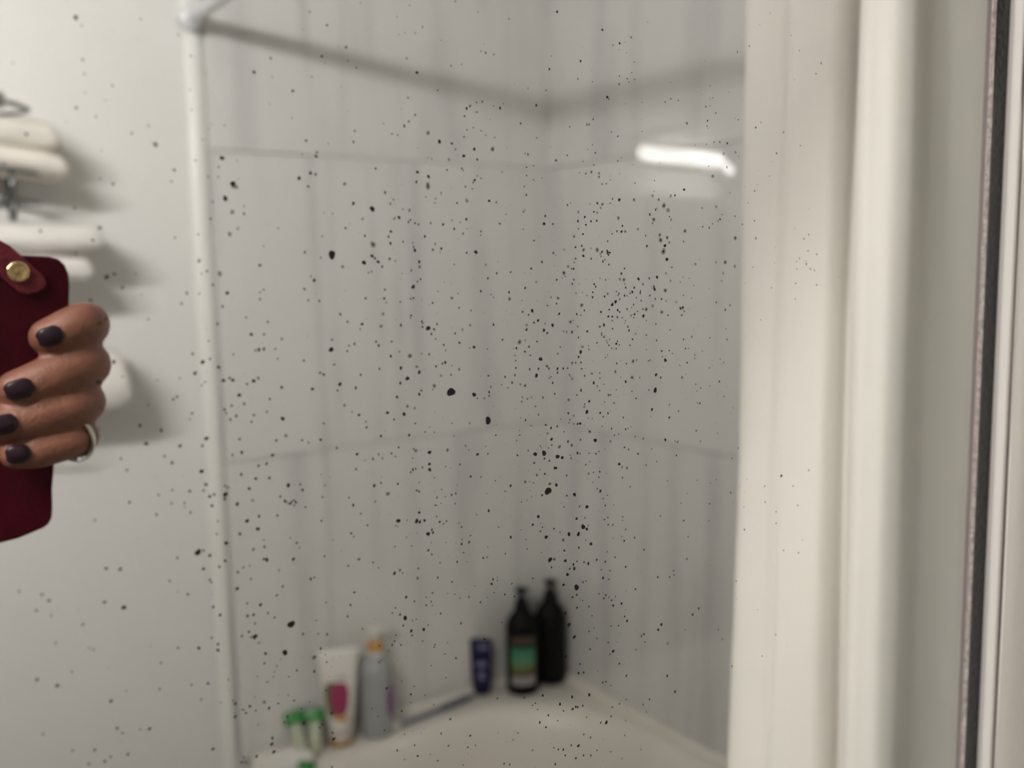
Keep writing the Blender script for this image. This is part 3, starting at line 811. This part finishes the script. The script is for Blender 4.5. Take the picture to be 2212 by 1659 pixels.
# spots: 300 largest each a piece, the rest one part
SPOTS = {
(400,0): "1113 107 10f,1270 227 10,1440 424 11,1222 505 11,1457 545 7,1533 606 8,765 522 10,617 647 14,780 688 7f,964 815 12,1132 688 7,754 932 5,955 1059 7f,1518 1175 9,1507 1272 10,1082 1261 11,1282 1286 6,1180 1365 10,1173 1400 13,1047 1383 7f,330 1416 19,462 1441 7f,298 1497 9,295 1585 10f,208 1582 10f,472 1601 5,1122 1551 14,1167 1562 11,1021 1596 16,428 1645 22,353 1125 7,235 1112 6,210 1153 6,55 984 7,50 502 7,40 806 6,179 654 4,92 1437 8,153 1251 6,1371 417 4,1250 566 6f,1571 28 7f,1397 775 5f,1460 995 5f,1052 266 5f,1428 1648 15h",
(800,0): "349 48 6,465 242 9f,236 152 7f,398 296 6,306 294 5,254 309 5,633 363 5,961 107 6,1240 171 7,760 12 7,324 524 8,417 650 13,601 809 8,336 876 8,990 460 8f,1031 474 9,1105 488 7,815 578 6,722 590 8f,400 1029 9,342 1089 9,303 1129 11,192 1200 8,244 1210 7,116 1106 6,862 972 12,891 950 10,951 918 7,1001 912 8,842 1041 9,952 1004 8,1161 969 11,1101 949 6,1190 929 7f,1485 944 11,1602 620 10,1573 809 7,1411 792 7f,1344 1106 9,1618 503 5,517 1191 18h,619 1268 16,728 1286 11,838 1227 8,922 1145 8f,931 1336 13,1095 1336 20h,837 1397 14,956 1430 10,704 1430 12f,760 1338 10f,990 1172 6,1032 1213 6,1113 1233 6,862 1164 8f,1410 1384 9,1384 1375 6,1459 1485 6,1398 1498 7,1398 1573 7,1488 1235 8f,422 1542 13,521 1582 14,411 1631 11,685 1523 8,820 1510 12f,830 1529 6,934 1614 12,920 1636 8,956 1577 9f,990 1598 7,516 1650 17h,46 1510 10,1178 1540 8f,549 1422 6,512 1413 5,1458 1611 6,1537 1595 5",
(1200,0): "13 106 11,417 268 10,572 389 10,222 547 10,512 405 6,823 200 4,676 335 10f,705 557 5,680 650 5,570 682 6,568 755 10h,199 707 9f,640 705 6,705 714 5,655 736 5,329 733 5,463 871 12,476 889 6,1030 884 9f,979 915 6,1383 768 6f,1383 886 6f,1406 878 5,1345 955 7,1380 948 4,1434 1013 7,1177 1104 12h,1360 1082 8,1356 1130 6,1634 1072 6,280 1117 11f,300 1115 7,335 1068 7,124 1137 6,499 1182 5,557 1221 7,772 1177 4,1416 1274 6,1470 1272 7,1350 1293 7f,1248 1301 4,1537 1284 9,1506 1378 13f,1612 1365 12f,1640 1400 8f,354 1370 7,103 1392 7,330 1297 7f,4 1437 13h,557 1443 9f,589 1413 4,243 1447 5,342 1478 6,213 1548 5,269 1555 7,321 1541 13h,388 1553 11h,388 1585 11h,934 1463 4,1369 1488 6,1533 1498 11f,1408 1580 15f,572 1555 4,490 1611 5,453 1645 8h,415 1650 9h,709 1641 6,885 1618 5,621 378 4,631 475 4,626 930 4,773 916 4,1097 900 5,1029 740 5f,1627 465 9f",
(400,400): "430 12 18h,460 16 18h,360 119 21,422 241 19h,400 439 20h,526 257 11,527 188 9f,246 149 9,229 302 10,471 390 12f,832 386 9f,310 793 21h,125 677 16h,145 794 7,195 770 10,669 718 13,249 893 10,377 966 16,701 937 9,669 962 9f,669 1022 10,13 967 11,126 972 9f,332 1086 11,1101 12 11,1507 163 14,1588 303 11f,1436 384 10,1609 454 10,1070 602 11,1315 624 33,1213 651 10f,1411 731 13h,1602 694 18,1126 816 9f,1156 853 14,1067 930 11,1102 1031 9,1201 1037 10,1389 1156 11,1453 1224 10,1585 1245 13,1567 1290 10f,1615 1013 10,1641 783 9f,290 1243 11,545 1184 9,739 1225 10,592 1337 14,705 1336 10,866 1378 12h,662 1474 14,705 1468 13,629 1480 9,807 1467 9,1308 1473 21,1316 1385 12f,1516 1422 10,1467 1438 8,1451 1486 9,1063 1571 10,1333 1606 9,827 1555 8,157 1585 17,222 1557 12f,66 1511 11,301 1631 14,431 1516 8,210 1396 8,115 440 10f,1320 256 8f,1242 246 7f,1226 458 7,702 547 8f",
(800,400): "131 66 11,177 166 9,206 130 7,17 213 22,25 532 26h,351 225 14h,516 15 24h,289 215 7,257 290 14,213 300 9,357 312 9,340 332 9,398 341 9,429 351 9,184 416 12,162 460 10,180 521 12,292 507 8,379 516 7,385 552 8,398 583 14,486 459 11,539 340 11f,496 106 8f,575 158 8f,583 121 7,633 68 7,850 14 8,865 138 16f,912 33 9f,775 160 9,858 305 11,650 352 11,750 392 10,729 315 8f,803 333 6,829 434 11f,866 389 5,1064 141 12,1127 153 8,1213 261 6,1158 345 9,1565 276 10,1556 346 14,1633 348 8,1395 88 9,1377 12 9h,1371 238 10h,1382 219 5,1367 395 6,1464 497 8,988 415 8,986 449 6,580 527 11f,560 579 13h,634 568 11,625 598 7f,171 661 11,223 678 8f,15 634 15,40 656 11,70 687 14,104 730 10,10 775 9f,437 687 13,441 732 14h,366 765 11f,283 791 6f,448 842 9,421 865 8,384 911 17,129 936 9,123 1015 11,141 1051 7,266 1046 8,360 1018 8,385 1011 9,945 600 16,862 606 9,1033 713 9f,1131 789 9,1051 834 9,1256 779 8,1440 747 10,1535 688 10,1640 608 12h,1485 868 10f,1385 921 10,1241 960 10,1247 1018 15h,988 950 10,730 1011 13h,751 709 8f,1079 980 6,1102 1005 6,784 972 6,556 1055 9,603 951 6,792 1099 8,899 1123 7,1355 1034 5,1363 1135 9,1450 1125 15,1416 1161 8,1502 1212 12,1465 1231 9,1400 1253 12f,1398 1293 11,1555 1300 13,1583 1325 9,1632 1254 14,1565 1242 6,1584 1078 7,1617 1004 6,364 1168 9,357 1190 7,114 1153 14f,95 1264 15f,272 1254 11,458 1220 9,469 1236 10f,465 1270 9,518 1282 20,569 1291 10,595 1245 11h,545 1333 10,583 1378 7,656 1430 9,758 1328 9,892 1255 10h,823 1294 11f,1101 1250 10,797 1411 10,929 1451 13,888 1458 6,1047 1468 6,1181 1384 9,1337 1405 20h,1307 1460 10,1384 1492 9,1420 1447 9,1386 1390 8h,1525 1558 17,1432 1525 7,1294 1525 6,1300 1572 7,1303 1638 8,1426 1648 9,1505 1645 9,1582 1621 14h,1598 1642 9,1491 1401 8,50 1402 10,73 1437 11,189 1402 9,259 1492 9f,183 1532 12,355 1530 20h,525 1515 9,671 1588 12,645 1599 9,587 1623 10,728 1616 6,415 1627 14f,273 1638 14,80 1645 9,796 1650 12h,673 1480 8f,457 1510 8f",
(1200,400): "105 178 8,133 161 5,306 167 5,203 241 11h,342 239 8,372 247 11f,373 162 10,420 171 14h,403 204 10f,488 162 6,508 124 7,571 131 13,563 295 15h,703 131 15h,868 95 13f,881 54 5,1068 91 9,1032 96 13f,1150 40 11,924 130 12h,971 183 22h,1010 225 20f,895 220 9,905 206 5,843 263 10,880 308 18h,868 342 9f,1035 310 12f,1018 282 6,260 285 10,199 322 10,316 324 9,367 318 9,270 355 9,203 391 7,244 438 9,165 460 12h,597 365 9,590 416 11,624 416 13h,548 413 8,505 436 7,736 394 11h,805 452 7,817 546 10,934 446 15h,942 492 22h,1000 469 16h,1019 513 12f,980 542 14,967 594 27h,998 665 15,1160 410 18h,1312 205 9h,1439 193 13f,1490 263 6,1472 305 9,1455 320 9f,1404 346 6,1375 382 8,1316 373 7,1605 278 7,1562 70 11f,1610 474 18h,1520 690 18h,1436 690 10f,1606 727 14f,1500 788 11f,1486 857 8h,1437 1050 8,1562 1075 10h,1519 1117 9,1253 707 12f,1144 505 7,989 790 12f,1040 737 7,1029 857 10f,233 543 9,251 580 15h,249 634 12,315 565 8f,373 580 19h,414 598 10,400 615 10f,465 502 7,461 590 10,467 606 11,485 605 9,472 625 8,405 637 6,422 683 9,438 669 6,476 711 8,318 659 8,178 658 8,177 556 9,74 578 8f,165 692 6,160 749 9,141 749 7,113 729 14f,75 786 19h,83 817 6,60 831 5,9 848 9,162 846 8,148 884 8,344 887 9,358 910 8,447 849 6,396 834 5,616 747 8,588 792 10,575 843 13f,613 847 16h,627 918 12h,618 884 8f,743 840 13,782 888 11h,837 835 8,909 824 13,879 907 9,887 932 14,983 943 20h,702 918 9,686 957 11,666 969 7,759 950 8,757 968 8,616 989 9,638 991 5,566 971 8,558 988 6,543 952 6,465 973 11h,437 997 9,332 959 8,330 1005 9,240 961 5,180 967 6,279 990 6,22 1012 14h,7 1062 8,31 1152 11,234 1076 17h,256 1122 8,188 1156 9,224 1165 6,405 1136 10,538 1045 14,508 1070 14,573 1022 10f,555 1120 10,572 1136 8,479 1115 8,639 1110 10h,697 1070 10h,678 1098 5,722 1007 6,765 1035 10h,842 990 8,891 1018 8,948 1020 9,989 1037 11f,869 1082 15f,812 1113 17h,780 1110 7,732 1130 6,952 1138 17h,1079 1047 10f,1117 1103 12,1138 1097 12,1151 1130 10f,1129 1165 11h,1005 1165 7,706 1157 9,699 1188 6,675 1168 7,787 1172 13,506 1178 9,471 1176 10,552 1182 12h,595 1187 6,623 1213 7f,506 1213 6,133 1225 15h,155 1212 5,197 1266 10h,395 1268 12h,432 1252 12,508 1286 7,647 1268 11h,657 1302 9,897 1245 7,811 1213 5,283 1309 10,146 1316 10,97 1315 10f,69 1310 8f,203 1364 8,410 1325 9h,412 1341 7,432 1361 7,443 1348 4,716 1332 6,811 1343 7,688 1380 8,904 1390 7,543 1420 11,553 1397 7,462 1411 6,476 1434 7,369 1412 7,482 1384 5,455 1392 5,570 1431 6,501 1463 6,542 1464 7,664 1435 7,240 1448 13f,225 1495 15,205 1538 10,296 1472 6,292 1438 5,18 1511 10f,40 1450 7,147 1592 12h,178 1592 7,225 1588 8,233 1645 8,107 1640 7,67 1642 9,16 1645 11,445 1543 6,464 1522 5,547 1596 8,632 1600 7,695 1578 16h,724 1568 9f,830 1576 6,845 1567 6,984 1568 15,956 1536 6,950 1486 9,1016 1482 7,1046 1508 5,1161 1463 7,1190 1462 5,1177 1590 8,1246 1520 6,1504 1590 6,1376 1636 6,1219 1358 10h,1144 1382 7,1380 1367 7,1535 1383 10f,1525 1289 6,1313 1488 5,1110 1612 5,1024 1296 6,812 1474 6f,1245 1553 5,1473 1558 5,1235 898 5,1144 988 6,1216 1012 5,1375 924 5,1144 823 7f,1195 835 7f,1117 868 8f",
(400,800): "88 26 15,342 91 15,396 68 11,427 88 15,614 95 16,653 69 11,553 123 10,176 105 8,145 135 7,865 153 13,1140 167 13,1207 22 10,1240 37 12,1386 124 16,1364 180 9,1527 157 12,1571 40 10,485 222 16,527 300 11,416 316 13f,351 351 11,367 382 9,457 408 12,403 441 11,615 401 13f,593 460 10,757 257 10,731 371 9,874 433 17,1426 313 12h,1494 371 9f,1557 399 12,1616 460 8,1624 510 10,1240 476 9,903 586 15h,487 616 11,815 627 11,1046 626 9,1103 648 8,1213 621 12,1357 696 12f,782 760 13,507 735 14,423 759 10,191 610 17,152 675 11,60 384 10,40 435 7,657 855 11,729 836 12,1540 751 13,1530 885 12h,1608 806 6,147 905 17,501 931 12,633 970 13,753 964 12,186 1022 13,163 1076 12h,40 1082 12,220 1130 13,258 1111 11,357 1034 9,383 1050 9,361 1112 19,354 1152 12,573 1059 13,605 1165 13f,467 1198 15,924 1030 17,1030 1022 9,1050 1071 12,851 1130 10,895 1172 13,917 1188 8,939 1194 11,952 1178 10,973 1163 9,990 1181 11,975 1210 10f,1076 1224 9,1228 1135 8,1250 1029 9f,240 1213 13,46 1272 10,661 1306 12,825 1300 10,555 1349 16,651 1420 16,490 1465 13,293 1350 8,281 1465 8,369 1548 16,1219 1347 9,1467 1140 8,1505 1207 12,1571 1285 8,1632 1387 9,1486 1460 10,1510 1487 9f,998 1545 12h,941 1500 7,709 1581 11,703 1519 7,611 1604 13h,115 1630 26,163 1613 10,1023 1588 8f,1320 1518 5,1215 932 6f",
(800,800): "438 17 15,332 73 18,268 114 12,456 181 9,437 214 12,238 239 12,573 140 18h,557 173 6,723 195 37,632 48 11f,722 40 8,930 218 18,1077 148 10f,1062 195 10,1063 227 8,1021 250 9f,957 250 7,1055 450 30,1056 48 9,1205 57 9,1293 42 11h,1268 110 10,1174 128 6,1230 156 6,1342 124 10h,1387 137 14h,1488 47 16,1632 112 9,1598 72 6,1615 57 6,1405 255 7,1443 241 8h,1360 241 8f,1355 280 9h,1544 244 8,1650 211 8,1478 323 7,1505 397 7,332 322 14h,396 338 12f,153 380 14,302 392 16,211 440 9,401 475 8,532 510 5,572 556 7,488 552 7,346 580 11,93 588 11,728 473 6,747 588 6,888 474 9f,1123 581 8,1388 446 9,1346 425 5,1570 489 9,1617 516 10,1586 564 11f,1336 580 7,1334 539 5,1309 629 8f,1623 617 13,1436 495 6,407 720 15h,386 703 8,252 689 9,188 743 9,223 771 9f,530 735 17,691 715 15h,852 676 10f,960 753 13,1030 681 6,1051 747 8,881 712 6,1316 760 9,1412 718 9f,1477 751 18,1556 742 22,1522 676 6,1530 692 5,1595 694 6,1623 667 7,1557 790 9,1603 810 8,1467 830 9,529 840 13,532 890 15,465 870 10h,380 889 11,360 912 9,405 880 8,379 786 8f,801 842 8,672 862 6,22 793 10,74 753 11f,108 788 10f,1650 875 12,1562 927 9,1518 888 5,1490 938 12h,897 951 10,990 956 7,573 962 6,1118 987 6,1163 951 4,1255 1034 11,1206 1084 8f,1387 999 14h,1607 1018 16h,1592 1082 32,1537 1118 10,1460 1008 6,1423 995 5,93 1008 9,35 1034 13,157 1106 18h,245 1016 10,436 1004 6,415 1075 9,435 1085 9,727 1115 9,764 1103 8,670 1133 6,595 1138 8,637 1066 6,778 1028 5,43 1173 9f,583 1208 8,631 1190 5,759 1195 7,1040 1103 5,1352 1180 6,1443 1131 5,1403 1162 5,436 1273 12,251 1348 18,415 1350 18,443 1358 13,484 1344 12,620 1357 10,680 1350 8,654 1374 7,593 1308 7,225 1389 7,244 1399 6,328 1342 6,517 1465 18,550 1428 10,560 1452 11,1059 1257 12,949 1293 6,815 1402 8,791 1368 6,1147 1403 6,1505 1310 14,1453 1382 11,1539 1405 7,1523 1371 5,1522 1441 11h,1642 1418 8,1349 1428 5,1256 1494 12,1575 1494 16,1391 1515 6,884 1540 13h,816 1555 10,821 1516 6,896 1480 7,518 1611 10,549 1648 8,370 1574 7,219 1578 7,323 1495 7f,1403 1600 6,1208 1642 7,834 1632 7,1532 1630 5,677 1541 5,1050 1580 5,542 1543 5",
(1200,800): "16 20 9,122 40 6,133 54 5,147 77 11f,326 30 7,258 50 7,536 12 13h,394 24 6,395 70 6,340 112 12,372 143 10f,432 124 5,627 101 11,686 64 16h,580 62 5,752 65 6,900 40 13,940 65 9,1132 64 12h,1465 100 9,1254 124 6,1300 160 6,1379 139 5,1265 184 5,226 178 11,190 221 7,393 181 6,543 175 5,473 222 12h,490 220 7,682 187 6,720 251 8,893 178 20,834 176 6,116 264 12h,300 277 11,281 372 16,255 327 10f,260 302 6,437 283 5,521 291 7,862 351 12,1018 307 9h,1018 422 10,1100 363 7,1291 294 8,1268 293 5,1506 233 7,112 384 9,162 407 10f,398 381 10,468 385 9,424 415 7,605 421 7,195 480 9,218 476 12,161 480 8f,125 442 6,46 435 5,120 470 5,13 501 8,290 427 5,328 431 5,74 549 6,304 548 10,500 523 7,626 527 8,647 520 5,563 571 6,526 580 6,417 500 5,1258 541 7,1447 563 5,783 611 7,710 594 6,982 622 12,1092 640 11h,1069 634 5,1296 635 6,110 637 10,222 622 8,356 627 17,490 635 10h,145 671 14h,35 685 16h,195 740 11,217 746 8f,298 743 6,360 747 8,388 727 6,615 690 8,651 708 7,860 703 8f,737 747 9,1080 762 8,18 773 19,60 782 14,131 760 8f,138 787 7,570 840 13,593 866 7,639 874 8,809 848 9f,904 815 6,269 845 7,305 819 5,3 875 12,294 925 10h,336 914 6,394 908 8,97 942 8,386 957 6,597 962 7,1001 992 6,1268 984 6,1439 979 5,1387 1010 5,665 1043 6,7 1027 14,334 1003 5,99 1123 8,170 1113 16,400 1081 12,371 1061 6,424 1149 6,463 1120 5,281 1223 15,213 1218 7,443 1210 7,519 1206 5,74 1224 6,187 1328 12,262 1321 6,435 1336 7,466 1318 7,601 1312 6,598 1343 5,937 1303 6,1146 1345 7,1378 1194 7,1373 1346 6,1124 1190 5,1177 1102 5,248 1402 21,280 1422 13,290 1390 8f,511 1384 7,470 1382 7,628 1425 7,38 1450 6,120 1468 16,205 1467 17,70 1520 15h,317 1555 14,207 1588 9,77 1614 9,613 1527 9,706 1499 7,512 1503 5,589 1487 5,1187 1490 6,791 1606 8,460 1625 6,268 1520 5,1635 698 7,1588 336 5,1578 788 6,1568 1095 8",
(400,1200): "220 0 13,358 46 12,305 101 11,164 120 13,219 218 10,233 241 8,23 348 11,250 461 11,313 533 13,122 829 14,293 794 11,293 848 13,236 737 11f,470 148 11,466 297 15,519 106 9,575 90 8f,588 210 10h,704 31 11,732 39 16,970 32 14,1247 6 9,1557 33 15h,1459 92 9,839 132 8,872 278 10,820 356 10,1124 210 12,1156 196 8,1515 329 10,1480 442 10,1453 545 9,555 428 9,675 441 14,740 515 9,799 554 9,558 540 12,612 530 12,624 608 9,571 683 11,507 721 10,626 727 21,590 730 9,659 782 10f,950 616 31,1054 703 10,1190 700 7,1270 706 10,1172 580 6,1261 420 7,1586 656 7,894 870 23,720 878 13,708 966 10,820 989 9f,800 1040 7f,999 1028 9,1156 912 20h,1156 1038 11,1213 833 10,1267 954 8,1255 888 6,856 927 5,204 1144 12,57 1157 9,143 1288 11f,387 1112 7,646 1081 6,733 1131 8,790 1085 7f,928 1085 7,922 1249 7,974 1298 9,708 1313 15f,579 1350 12,833 1324 9,751 1366 12,449 1326 12,517 1381 10,544 1410 10,631 1388 8,448 1442 12,427 1300 7,1114 1311 6,1040 1372 9,1310 1410 10,917 1443 10,1061 1499 12,1228 1511 10,1204 1540 9,890 1492 8,1319 1587 9,1264 1208 7,653 1514 6,779 1638 10,1330 1645 15,318 1315 6,623 1268 6",
(800,1200): "23 62 8,216 159 14,264 131 12h,287 157 7,428 114 8,423 203 13h,603 197 9,729 236 8,622 66 7,777 57 9,865 55 5,71 110 7,1010 21 9,1043 15 7,1610 38 20,1648 34 14h,1621 106 8,1097 213 9,1085 253 11,1137 223 6,1135 195 5,1266 252 7,1453 205 7,1108 330 6,1203 349 8,1289 365 8,1046 375 5,984 418 8,934 272 5,881 370 10f,801 381 6,756 345 6,692 340 5,555 334 8,499 373 6,543 413 7,498 445 8,553 446 6,320 372 12,393 410 8,223 468 8,196 514 7,265 528 10,312 560 19,294 626 9,410 570 6,375 581 6,367 675 13,372 716 8,478 663 14,514 621 6,628 518 8,811 606 9,467 766 6,228 713 7,214 766 8,194 800 10,273 800 8,79 808 7,578 797 7,570 819 7,690 780 5,667 882 6,765 917 9,542 986 6,676 1095 6,78 957 7,98 939 5,160 856 6,147 1190 12,362 1242 9,391 1171 6,278 1125 6,360 1315 6,279 1393 8,489 1250 6,568 1335 5,12 1370 6,68 1441 6,125 1565 8,714 1465 9,632 1594 8,893 1613 9,306 1600 6,1136 1280 7,1543 1253 11,1376 1273 7,1476 1322 7,1453 1340 6,1496 1378 6,1593 1430 9,1516 1494 10,1571 1538 9,1320 1588 6,1022 752 10,1175 598 6,1277 1650 6,1141 1588 6f",
(1200,1200): "88 47 14,159 80 10,168 117 13,126 119 8,107 170 14,70 262 12,190 52 7,253 59 8,292 72 12,367 38 9,531 15 7,445 55 8,627 101 9,486 135 7,407 127 6,424 200 11,474 215 6,245 238 7,274 227 6,188 286 24,188 352 9,150 372 9,190 466 9,298 456 7,240 404 5,448 353 8,431 383 8,476 373 6,499 400 8,515 447 10,535 366 6,590 430 11,386 342 6,324 539 6,120 622 16,88 517 14,168 730 15,297 678 7,341 649 5,370 742 6,470 777 7,516 857 14,484 884 7,495 631 6,562 627 7,618 545 8,640 585 11,713 300 8,790 704 9,767 720 8,800 775 7,720 844 9f,914 193 9,1020 192 8,1056 135 7,1061 172 7,1175 30 11f,1226 528 10,1281 472 10,948 618 13,918 664 12,1006 787 14f,1160 665 6,1457 664 7,1494 748 10f,308 838 8,217 971 8,250 1047 9,204 1052 10,570 967 8,633 1077 9,450 1129 8,420 1137 8,494 1165 9f,999 1077 10,1069 1219 11,840 1287 8,632 1288 9f,783 1334 7,147 1266 12,302 1248 13,38 1330 12,180 1355 10,197 1357 9,152 1374 11,242 1344 8,69 1390 7,506 1358 7,570 1329 7,496 1440 8,277 1447 6,455 1496 15,403 1497 8,17 1478 6,310 1630 8,618 1610 6,626 1477 5,90 907 14,251 1602 7,813 1402 7f,1580 990 7,1617 230 5",
}
EXTRA = {
(0,0,4.1475): "679 157 18,740 535 10,754 663 9f,682 967 12,860 1046 10f,1007 767 10f,1260 172 9f,1328 1128 8,1180 1195 9,1393 1294 22h,1560 1524 12,236 1202 13,897 1602 9f,1012 1648 11,760 832 7f,946 900 7f,115 567 8f,732 230 8f,1536 1625 9f,1598 314 7,591 1095 5,30 1476 10,908 1350 7f",
(0,200,3.3175): "715 970 11,665 1058 10,545 1155 8,765 1322 14,820 1300 10,877 1397 10,650 1488 10,755 1623 9,290 993 9,535 825 10f,1300 1512 8,1253 1040 8f,1062 1625 7,970 1300 7f,1015 1447 6f",
(0,500,2.37): "582 668 9,503 772 11,510 470 7",
(200,800,4.1475): "425 495 13,614 537 13,481 655 16,783 677 14,643 770 10,712 828 13,308 895 13f,253 790 10,330 1182 12,589 1117 9,713 1072 9,708 1190 9,822 1190 9,572 1292 11,756 235 11,722 260 11,72 335 9,58 523 9f,500 308 9f,582 90 8f,779 70 7,268 55 9f,20 1343 11f,825 1225 6",
(0,1200,4.1475): "951 116 13,1077 122 14,172 320 12f,376 348 11,439 404 13,328 492 13f,937 418 13,1109 466 19,742 617 13f,497 784 9,835 842 10f,798 826 8f,644 1040 9,332 1112 14,514 1166 15,1441 961 9,1595 827 9,1430 1196 9,995 1304 14,1130 1211 7,1050 1546 12,1097 1588 9,1340 1552 13,1254 1556 7,385 1598 11f,1588 19 10,1518 226 9,1592 325 6,1346 815 6f,460 536 10f",
(1560,400,5.53): "383 70 7,305 212 6,238 466 11h,382 425 9,400 634 15f,870 518 6,1030 590 9,975 641 9,1022 785 9,1128 826 9,921 873 11f,886 913 7,997 908 8f,1002 941 11,1052 999 12f,1100 1018 10f,888 999 7,365 980 7,622 929 5,876 1172 8,1125 1191 9,586 1226 7,870 1361 8,457 1607 8f",
(1540,0,2.765): "217 275 6f,515 303 4,645 378 5,614 440 4,286 732 6f,254 762 6,421 790 5,378 916 5,520 870 4,337 1053 4f,248 1140 4,207 1212 3,340 78 3,466 212 3",
(1540,1000,2.518): "371 70 7,281 126 5f,435 126 4,461 230 4,170 362 5,342 328 4,383 475 4,464 488 4,486 418 3,342 265 4,125 643 3,283 213 4,167 240 3,520 40 6f,266 1050 4,103 1105 4,340 934 4",
(800,1350,2.633): "152 713 6,268 745 5,251 683 5,443 687 5,553 695 5,596 684 4,1183 687 8,1096 708 6,1141 684 5,1168 757 6,1107 741 5,1211 741 5,1253 741 5,1051 791 6,922 712 6f,760 788 5,792 793 5,1430 760 5f,1538 708 5f,1288 712 4,1043 698 4,1068 707 5,1366 720 4,381 771 4,527 796 4,340 735 3",
(480,1200,3.613): "387 1472 12,403 1532 12,266 1567 9,151 1614 8,390 1420 8,167 1572 6,180 1614 5,1525 1563 8,1420 1590 5,1680 1600 6,855 1648 7",
(100,1200,3.26): "184 1372 9f,340 1368 9,453 1416 9f,574 1400 9,412 1448 9,300 1468 10f,1174 1362 10,1480 1414 9",
}
spots = []
for key, txt in list(SPOTS.items())+list(EXTRA.items()):
    ox, oy = key[:2]
    s = key[2] if len(key) > 2 else 4.1475
    for e in txt.split(','):
        x, y, r = e.split()
        st = 'd'
        if r[-1] in 'hf': st, r = r[-1], r[:-1]
        spots.append((ox+float(x)/s, oy+float(y)/s, float(r)/s, st))
spots.sort(key=lambda q: -q[2])
SPOTD = mat('bare_black_spot', (0.010, 0.0095, 0.008), 0.6, noise=(900, 0.4))
SPOTR = see_through('brown_tarnish_ring', (0.84, 0.78, 0.73), (0.20, 0.15, 0.12), 0.26)
SPOTF = see_through('faint_tarnish', (0.76, 0.71, 0.67), (0.15, 0.12, 0.10), 0.32)
def spot_geo(rr, st, R):
    """irregular blot of unit radius in the mirror plane: verts (x, z), faces, material ids"""
    n = 11 if R > 1.2 else 8
    ph = rr.uniform(0, 6.28)
    amp = 0.10 if st != 'd' else 0.15
    def rad(a, k): return k*(1+amp*math.sin(2*a+ph)+amp*0.6*math.sin(3*a+2.2*ph)+rr.uniform(-0.05, 0.05))
    V, Fc, Mi = [], [], []
    def ring(k): 
        i0 = len(V)
        for j in range(n):
            a = 2*math.pi*j/n
            q = rad(a, k)
            V.append((q*math.cos(a), q*math.sin(a)))
        return list(range(i0, i0+n))
    if st == 'h':
        i = ring(0.44); o = ring(1.05)
        Fc.append(i); Mi.append(0)
        for j in range(n): Fc.append([i[j], o[j], o[(j+1) % n], i[(j+1) % n]]); Mi.append(1)
    else:
        Fc.append(ring(1.0)); Mi.append(0 if st == 'd' else 2)
    return V, Fc, Mi
YS = -0.0004
VARS = {}
for st in 'dhf':
    VARS[st] = []
    for k in range(14 if st == 'd' else 8):
        V, Fc, Mi = spot_geo(random.Random(k*31+ord(st)), st, 3)
        me = bpy.data.meshes.new('desilvered_spot')
        me.from_pydata([(x, 0.0, z) for x, z in V], [], Fc)
        for M in (SPOTD, SPOTR, SPOTF): me.materials.append(M)
        for p, i in zip(me.polygons, Mi): p.material_index = i
        VARS[st].append(me)
def spot_size(px, py, r, st):
    p = at(px, py, 1, YS)
    d = depth(p)
    k = r*d/F*SPOT_SCALE
    return p, k, k*1.12
SPOT_SCALE = 1.04
for i, (px, py, r, st) in enumerate(spots[:300]):
    p, kx, kz = spot_size(px, py, r, st)
    o = bpy.data.objects.new('desilvered_spot', rnd.choice(VARS[st]))
    COL.objects.link(o)
    o.parent = mir
    o.location = (p.x, YS-i*1e-7, p.z)
    o.rotation_euler = (0, rnd.choice((0, 0.5, 1.2, 2.2, 3.1, 4.0)), 0)
    s = (kx+kz)/2
    o.scale = (s, s, s)
V, Fc, Mi = [], [], []
def add_spot(px, py, r, st, i):
    p, kx, kz = spot_size(px, py, r, st)
    v, f, m_ = spot_geo(rnd, st, r)
    o = len(V)
    V.extend((p.x+x*kx, YS-0.0001-i*2e-8, p.z+z*kz) for x, z in v)
    Fc.extend([q+o for q in g] for g in f)
    Mi.extend(m_)
for i, (px, py, r, st) in enumerate(spots[300:]): add_spot(px, py, r, st, i)
# the finest dust-like specks between them
N0 = len(spots)
for i in range(900):
    px, py, r, st = rnd.choice(spots)
    x = px+rnd.gauss(0, 45); y = py+rnd.gauss(0, 45)
    if 0 < x < 2040 and 0 < y < 1659: add_spot(x, y, rnd.uniform(0.45, 1.0), rnd.choice('dff'), N0+i)
# and on over the rest of the glass that the photograph does not reach
for i in range(900):
    x, z = rnd.uniform(MX0+0.02, 0.02), rnd.uniform(MZ0+0.02, MZ1-0.02)
    k = rnd.uniform(0.0002, 0.0010)
    v, f, m_ = spot_geo(rnd, rnd.choice('ddf'), 1)
    o = len(V)
    V.extend((x+a*k, YS-0.00015, z+c*k) for a, c in v)
    Fc.extend([q+o for q in g] for g in f)
    Mi.extend(m_)
me = bpy.data.meshes.new('fine_specks')
me.from_pydata(V, [], Fc)
for M in (SPOTD, SPOTR, SPOTF): me.materials.append(M)
for p, i in zip(me.polygons, Mi): p.material_index = i
fs = bpy.data.objects.new('fine_specks', me)
COL.objects.link(fs)
fs.parent = mir
fs['kind'] = 'stuff'
